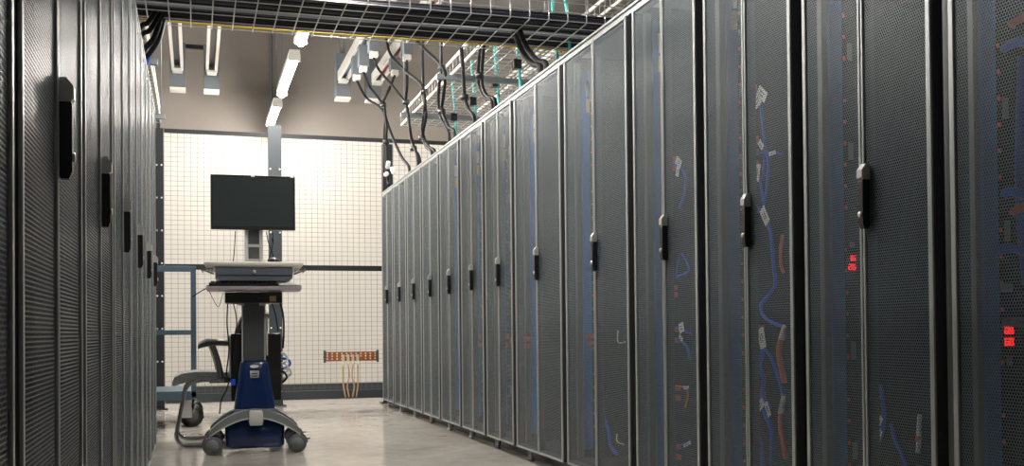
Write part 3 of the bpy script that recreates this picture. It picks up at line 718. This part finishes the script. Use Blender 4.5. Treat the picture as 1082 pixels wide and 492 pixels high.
# seat pad with a drooping front edge
up_, lo_ = [], []
for (x, zt, zl) in ((-0.235, 0.398, 0.378), (-0.225, 0.425, 0.372), (-0.18, 0.448, 0.388), (-0.1, 0.458, 0.404), (0.0, 0.456, 0.414), (0.1, 0.45, 0.416), (0.19, 0.448, 0.42)):
    up_.append((x, zt)); lo_.append((x, zl))
MB().strip(up_, lo_, -0.215, 0.195).build('seat', M_FABRIC, ch)
MB().box(-0.02, 0.2, -0.2, 0.18, 0.385, 0.413, 0.005).build('seat_pan', M_BLACK, ch)
MB().strip([(0.155, 0.46), (0.15, 0.6), (0.165, 0.72), (0.19, 0.8)], [(0.20, 0.46), (0.19, 0.6), (0.20, 0.71), (0.21, 0.78)], -0.2, 0.18).build('backrest', M_BLACK, ch)
MB().tube(smooth_path([(0.15, -0.205, 0.55), (0.15, -0.205, 0.70), (0.185, -0.19, 0.79)], 5), 0.016, 8).build('back_edge', M_CGREYP, ch)
for y in (-0.235, 0.215):
    arm = MB()
    rings = []
    for (x, z, w_, h_) in ((-0.085, 0.608, 0.025, 0.012), (-0.07, 0.622, 0.045, 0.02), (-0.03, 0.636, 0.05, 0.024), (0.03, 0.637, 0.045, 0.02), (0.15, 0.63, 0.04, 0.018)):
        rings.append([(x, y + w_ * math.cos(a) * 0.7, z + h_ * math.sin(a)) for a in [2 * math.pi * k / 12 for k in range(12)]])
    arm.loft(rings).build('armrest', M_CDARK, ch)
    MB().tube(smooth_path([(-0.005, y, 0.625), (0.01, y, 0.585), (0.03, y, 0.52), (0.045, y, 0.45), (0.05, y, 0.41)]), 0.014, 8, rz=0.02).build('arm_support', M_CHAIRT, ch)

# ------------------------------------------------------------------ computer cart
CR = -0.04
c = thing('computer_cart', (0.335, 6.33, 0), 'navy and grey computer cart on casters with cream worktop and black monitor', 'cart', None, CR)
# casters
for sx in (-1, 1):
    for sy in (-1, 1):
        x, y = sx * 0.236, sy * 0.2
        k = MB().cyl((x, y, 0.09), (x, y, 0.13), 0.016, 10)
        for i in range(8):
            a0, a1 = math.radians(180 * i / 8), math.radians(180 * (i + 1) / 8)
            k.prism([(x + 0.062 * math.cos(a0), 0.055 + 0.062 * math.sin(a0)), (x + 0.062 * math.cos(a1), 0.055 + 0.062 * math.sin(a1)), (x + 0.052 * math.cos(a1), 0.055 + 0.052 * math.sin(a1)), (x + 0.052 * math.cos(a0), 0.055 + 0.052 * math.sin(a0))], 1, y - 0.016, y + 0.016)
        cs = k.build('caster', M_CDARK, c)
        for s in (-1, 1):
            wy = y + s * 0.024
            MB().tube([(x, wy - 0.016, 0.054), (x, wy - 0.011, 0.054), (x, wy + 0.011, 0.054), (x, wy + 0.016, 0.054)], [0.047, 0.054, 0.054, 0.047], 20).build('wheel', M_TYRE, cs)
            MB().cyl((x, wy - 0.019, 0.054), (x, wy + 0.019, 0.054), 0.036, 16).build('wheel_cap', M_CGREYP, cs)
        MB().box(x + 0.04, x + 0.075, y - 0.03, y - 0.012, 0.075, 0.083, 0.002).build('brake', M_CDARK, cs)
# arched base arms, front and rear
N_ = 14
def arch(y0, y1, name='base_arm'):
    upp, low = [], []
    for i in range(N_ + 1):
        x = -0.255 + 0.51 * i / N_; a = abs(x) / 0.255
        upp.append((x, 0.255 - 0.02 * a - 0.10 * a ** 2.4)); low.append((x, 0.205 - 0.105 * a ** 1.8))
    o = MB().strip(upp, low, y0, y1).build(name, M_CGREYP, c)
    e = MB().strip([(x, z + 0.008) for x, z in low], low, y0 - 0.004 if y0 < 0 else y1, y0 if y0 < 0 else y1 + 0.004).build('edge_trim', M_CLIGHT, o)
arch(-0.235, -0.12); arch(0.12, 0.235)
MB().box(-0.12, 0.12, -0.13, 0.13, 0.19, 0.25, 0.02).build('base_hub', M_CGREYP, c)
MB().loft([rrect(0.07, 0.02, 0.165, 0.008, 0.005, -0.247), rrect(0.082, 0.026, 0.19, 0.01, 0.005, -0.25), rrect(0.078, 0.024, 0.24, 0.01, 0.005, -0.248), rrect(0.06, 0.018, 0.252, 0.008, 0.005, -0.243)]).build('base_badge', M_CLIGHT, c)
MB().loft([rrect(0.30, 0.34, 0.028, 0.03), rrect(0.335, 0.37, 0.045, 0.03), rrect(0.335, 0.37, 0.19, 0.03)]).build('battery_box', M_CBODY, c)
MB().loft([rrect(0.24, 0.2, 0.235, 0.04, 0, -0.01), rrect(0.232, 0.195, 0.27, 0.05, 0, -0.01), rrect(0.185, 0.165, 0.44, 0.045, 0, -0.005), rrect(0.165, 0.15, 0.515, 0.04), rrect(0.15, 0.135, 0.53, 0.035)]).build('lower_body', M_CBODY, c)
b = MB()
def disc(cx, cz, rx, rz_, y0, y1, n=20): return [[(cx + rx * math.cos(2 * math.pi * k / n), y, cz + rz_ * math.sin(2 * math.pi * k / n)) for k in range(n)] for y in (y0, y1)]
MB().loft(disc(0, 0.497, 0.026, 0.009, -0.084, -0.070), False).build('oval_emblem', M_TAG, c)
bg = MB().loft([rrect(0.05, 0.012, 0.43, 0.004, 0, -0.088), rrect(0.052, 0.012, 0.472, 0.004, 0, -0.082)]).build('badge_plate', M_CLIGHT, c)
MB().box(-0.016, 0.016, -0.0965, -0.093, 0.438, 0.444).box(-0.018, 0.018, -0.0945, -0.0905, 0.452, 0.459).build('badge_print', M_CDARK, bg)
# column
MB().box(-0.065, 0.058, -0.05, 0.05, 0.5, 0.875, 0.008).build('column', M_CDARK, c)
for x0_, x1_ in ((-0.072, -0.064), (0.057, 0.066)):
    MB().box(x0_, x1_, -0.052, 0.03, 0.53, 0.87, 0.002).build('column_strip', M_CLIGHT, c)
MB().cyl((0.073, -0.05, 0.56), (0.073, -0.05, 0.78), 0.006, 8).build('gas_strut', M_CHROME, c)
MB().cyl((0.073, -0.058, 0.79), (0.073, -0.04, 0.79), 0.017, 14).build('knob', M_CLIGHT, c)
# computer unit behind the column
pc = MB().box(-0.135, 0.16, 0.06, 0.2, 0.285, 0.69, 0.01).build('computer_unit', M_BLACK, c)
MB().box(-0.145, -0.134, 0.08, 0.18, 0.42, 0.68, 0.003).build('side_bracket', M_CLIGHT, pc)
for k, (x, z, m) in enumerate(((0.185, 0.55, M_TAG), (0.2, 0.52, M_CBLUE), (0.19, 0.49, M_TAG), (0.205, 0.46, M_CLIGHT), (0.18, 0.44, M_BLACK))):
    MB().tube(smooth_path([(0.158, 0.10, z + 0.02), (x, 0.09 - k * 0.006, z + 0.01), (x + 0.012, 0.08, z - 0.02), (0.165, 0.09, z - 0.05)]), 0.007, 6).build('rear_cable', m, pc)
# mechanism box under the keyboard tray
mb_ = MB().box(-0.165, 0.16, -0.14, 0.12, 0.868, 0.93, 0.006).build('lift_box', M_BLACKM, c)
MB().box(0.088, 0.125, -0.1425, -0.14, 0.876, 0.908).build('sticker', M_TAN, mb_)
for x in (-0.09, 0.03): MB().box(x, x + 0.05, -0.135, 0.1, 0.93, 0.94).build('slide_bracket', M_CLIGHT, mb_)
for x in (-0.075, 0.05): MB().box(x - 0.02, x + 0.02, -0.06, -0.045, 0.855, 0.87).build('column_clamp', M_CLIGHT, c)
# keyboard tray
kt = MB().box(-0.265, 0.265, -0.30, 0.04, 0.938, 0.958, 0.004).build('keyboard_tray', M_PINKGREY, c)
MB().box(-0.262, 0.262, -0.29, 0.03, 0.958, 0.963).build('tray_mat', M_BLACK, kt)
MB().box(-0.06, 0.06, -0.03, 0.03, 0.96, 1.0, 0.004).build('tray_hanger', M_BLACK, c)
# drawer unit and worktop
dr = MB().prism([(-0.215, 1.068), (0.215, 1.068), (0.215, 1.008), (0.185, 0.992), (-0.185, 0.992), (-0.215, 1.008)], 1, -0.26, 0.18).build('drawer', M_CDRAW, c)
MB().cyl((0, -0.268, 1.042), (0, -0.26, 1.042), 0.011, 14).build('drawer_lock', M_CHROME, dr)
MB().box(-0.205, 0.205, -0.263, -0.26, 1.02, 1.0245).build('drawer_groove', M_BLACK, dr)
MB().loft([rrect(0.50, 0.50, 1.068, 0.06), rrect(0.545, 0.54, 1.078, 0.07), rrect(0.56, 0.55, 1.092, 0.07), rrect(0.555, 0.545, 1.10, 0.07)]).build('worktop', M_CREAM, c)
for s in (-1, 1):
    b = MB()
    for i in range(9):
        xx = s * (0.228 + i * 0.0075); b.tube([(xx, -0.2, 1.035 + i * 0.003), (xx + s * 0.004, -0.2, 1.068)], 0.0022, 5)
    b.tube([(s * 0.224, -0.2, 1.032), (s * 0.292, -0.2, 1.058)], 0.004, 6)
    b.tube([(s * 0.292, -0.2, 1.058), (s * 0.292, 0.1, 1.058)], 0.004, 6)
    b.build('side_basket', M_CDARK, c)
# monitor mast
ms = MB()
for x in (-0.052, 0.033): ms.box(x, x + 0.022, 0.0, 0.05, 1.1, 1.40, 0.003)
ms.build('mast', M_CLIGHT, c)
MB().box(-0.03, 0.033, 0.012, 0.045, 1.1, 1.40).build('mast_inset', M_CDARK, c)
MB().box(-0.03, 0.033, 0.006, 0.012, 1.205, 1.222).box(-0.03, 0.033, 0.006, 0.012, 1.1, 1.135).build('mast_bridge', M_CLIGHT, c)
mo = MB().box(-0.243, 0.243, -0.035, 0.002, 1.305, 1.628, 0.004).build('monitor', M_BLACK, c)
MB().box(-0.232, 0.232, -0.0362, -0.035, 1.326, 1.617).build('screen', M_SCREEN, mo)
MB().box(-0.012, 0.008, -0.036, -0.02, 1.617, 1.63).build('camera_tab', M_CLIGHT, mo)
MB().box(0.215, 0.235, -0.0365, -0.035, 1.619, 1.626).build('bezel_sticker', M_CLIGHT, mo)
MB().box(-0.08, 0.08, 0.002, 0.03, 1.37, 1.53).build('monitor_bracket', M_CDARK, mo)
def ccable(pts, r, m=M_CABLE): return MB().tube(smooth_path(pts), r, 5).build('hanging_cable', m, c)
ccable([(-0.105, 0.02, 1.3), (-0.11, 0.02, 1.2), (-0.12, 0.02, 1.1)], 0.003)
ccable([(0.075, 0.02, 1.3), (0.085, 0.02, 1.24), (0.11, 0.02, 1.17), (0.125, 0.02, 1.1)], 0.003)
ccable([(0.11, 0.02, 1.29), (0.115, 0.02, 1.25), (0.1, 0.02, 1.17), (0.075, 0.02, 1.11)], 0.0028)
MB().cyl((0.11, 0.02, 1.262), (0.114, 0.02, 1.235), 0.008, 8).build('cable_bead', M_BLACK, c)
ccable([(-0.15, 0.0, 0.88), (-0.155, 0.0, 0.75), (-0.145, 0.0, 0.6), (-0.16, 0.0, 0.46), (-0.155, 0.0, 0.43)], 0.0045)
ccable([(-0.12, 0.0, 0.88), (-0.10, 0.0, 0.75), (-0.125, 0.0, 0.58), (-0.12, 0.0, 0.45)], 0.0035)
ccable([(-0.14, 0.0, 0.43), (-0.16, 0.0, 0.36), (-0.19, 0.0, 0.3), (-0.2, -0.02, 0.22)], 0.0045)
ccable([(0.1, 0.0, 0.88), (0.125, 0.0, 0.8), (0.14, 0.02, 0.7)], 0.0035)
ccable([(0.15, 0.0, 0.88), (0.17, 0.02, 0.8), (0.175, 0.05, 0.7), (0.17, 0.08, 0.6)], 0.006)
ccable([(-0.265, -0.2, 0.95), (-0.30, -0.2, 0.93), (-0.345, -0.2, 0.90)], 0.003)
ccable([(-0.25, -0.2, 0.935), (-0.22, -0.2, 0.87), (-0.20, -0.2, 0.845), (-0.185, -0.2, 0.88), (-0.175, -0.15, 0.925)], 0.002)
MB().box(-0.135, -0.108, -0.02, 0.01, 0.385, 0.42, 0.004).build('blue_clip', M_CBLUE, c)
MB().box(-0.175, -0.145, -0.02, 0.01, 0.40, 0.44, 0.006).build('cable_clamp', M_BLACK, c)

def on_cart(name, label, cat, x, y, z):
    p = Matrix.Rotation(CR, 4, 'Z') @ Vector((x, y, 0)); return thing(name, (0.335 + p.x, 6.33 + p.y, z), label, cat, None, CR)
kb = on_cart('keyboard', 'black keyboard lying on the cart keyboard tray', 'keyboard', -0.06, -0.18, 0.963)
MB().prism([(-0.07, 0.0), (0.07, 0.0), (0.07, 0.028), (-0.07, 0.014)], 0, -0.19, 0.19).build('case', M_BLACK, kb)
b = MB()
for i in range(14):
    for j in range(4): b.box(-0.18 + i * 0.026, -0.18 + i * 0.026 + 0.021, -0.06 + j * 0.032, -0.06 + j * 0.032 + 0.026, 0.014 + j * 0.004, 0.022 + j * 0.0034)
b.build('keys', M_CDARK, kb)['kind'] = 'stuff'
pa = on_cart('paper_sheet', 'white sheet of paper at the right end of the keyboard tray', 'paper', 0.19, -0.2, 0.9635)
MB().strip([(-0.05, 0.012), (0.0, 0.016), (0.06, 0.008)], [(-0.05, 0.0), (0.0, 0.0), (0.06, 0.0)], -0.08, 0.1).build('sheet', M_PAPER, pa)
sc = on_cart('dome_device', 'small black domed device with white base on the cart worktop', 'device', 0.115, -0.05, 1.10)
MB().cyl((0, 0, 0), (0, 0, 0.012), 0.045, 20).build('base', M_TAG, sc)
MB().loft([[(0.04 * math.cos(f_) * math.cos(2 * math.pi * k / 16), 0.04 * math.cos(f_) * math.sin(2 * math.pi * k / 16), 0.012 + 0.026 * math.sin(f_)) for k in range(16)] for f_ in (0, 0.4, 0.8, 1.2, 1.5)]).build('dome', M_BLACK, sc)
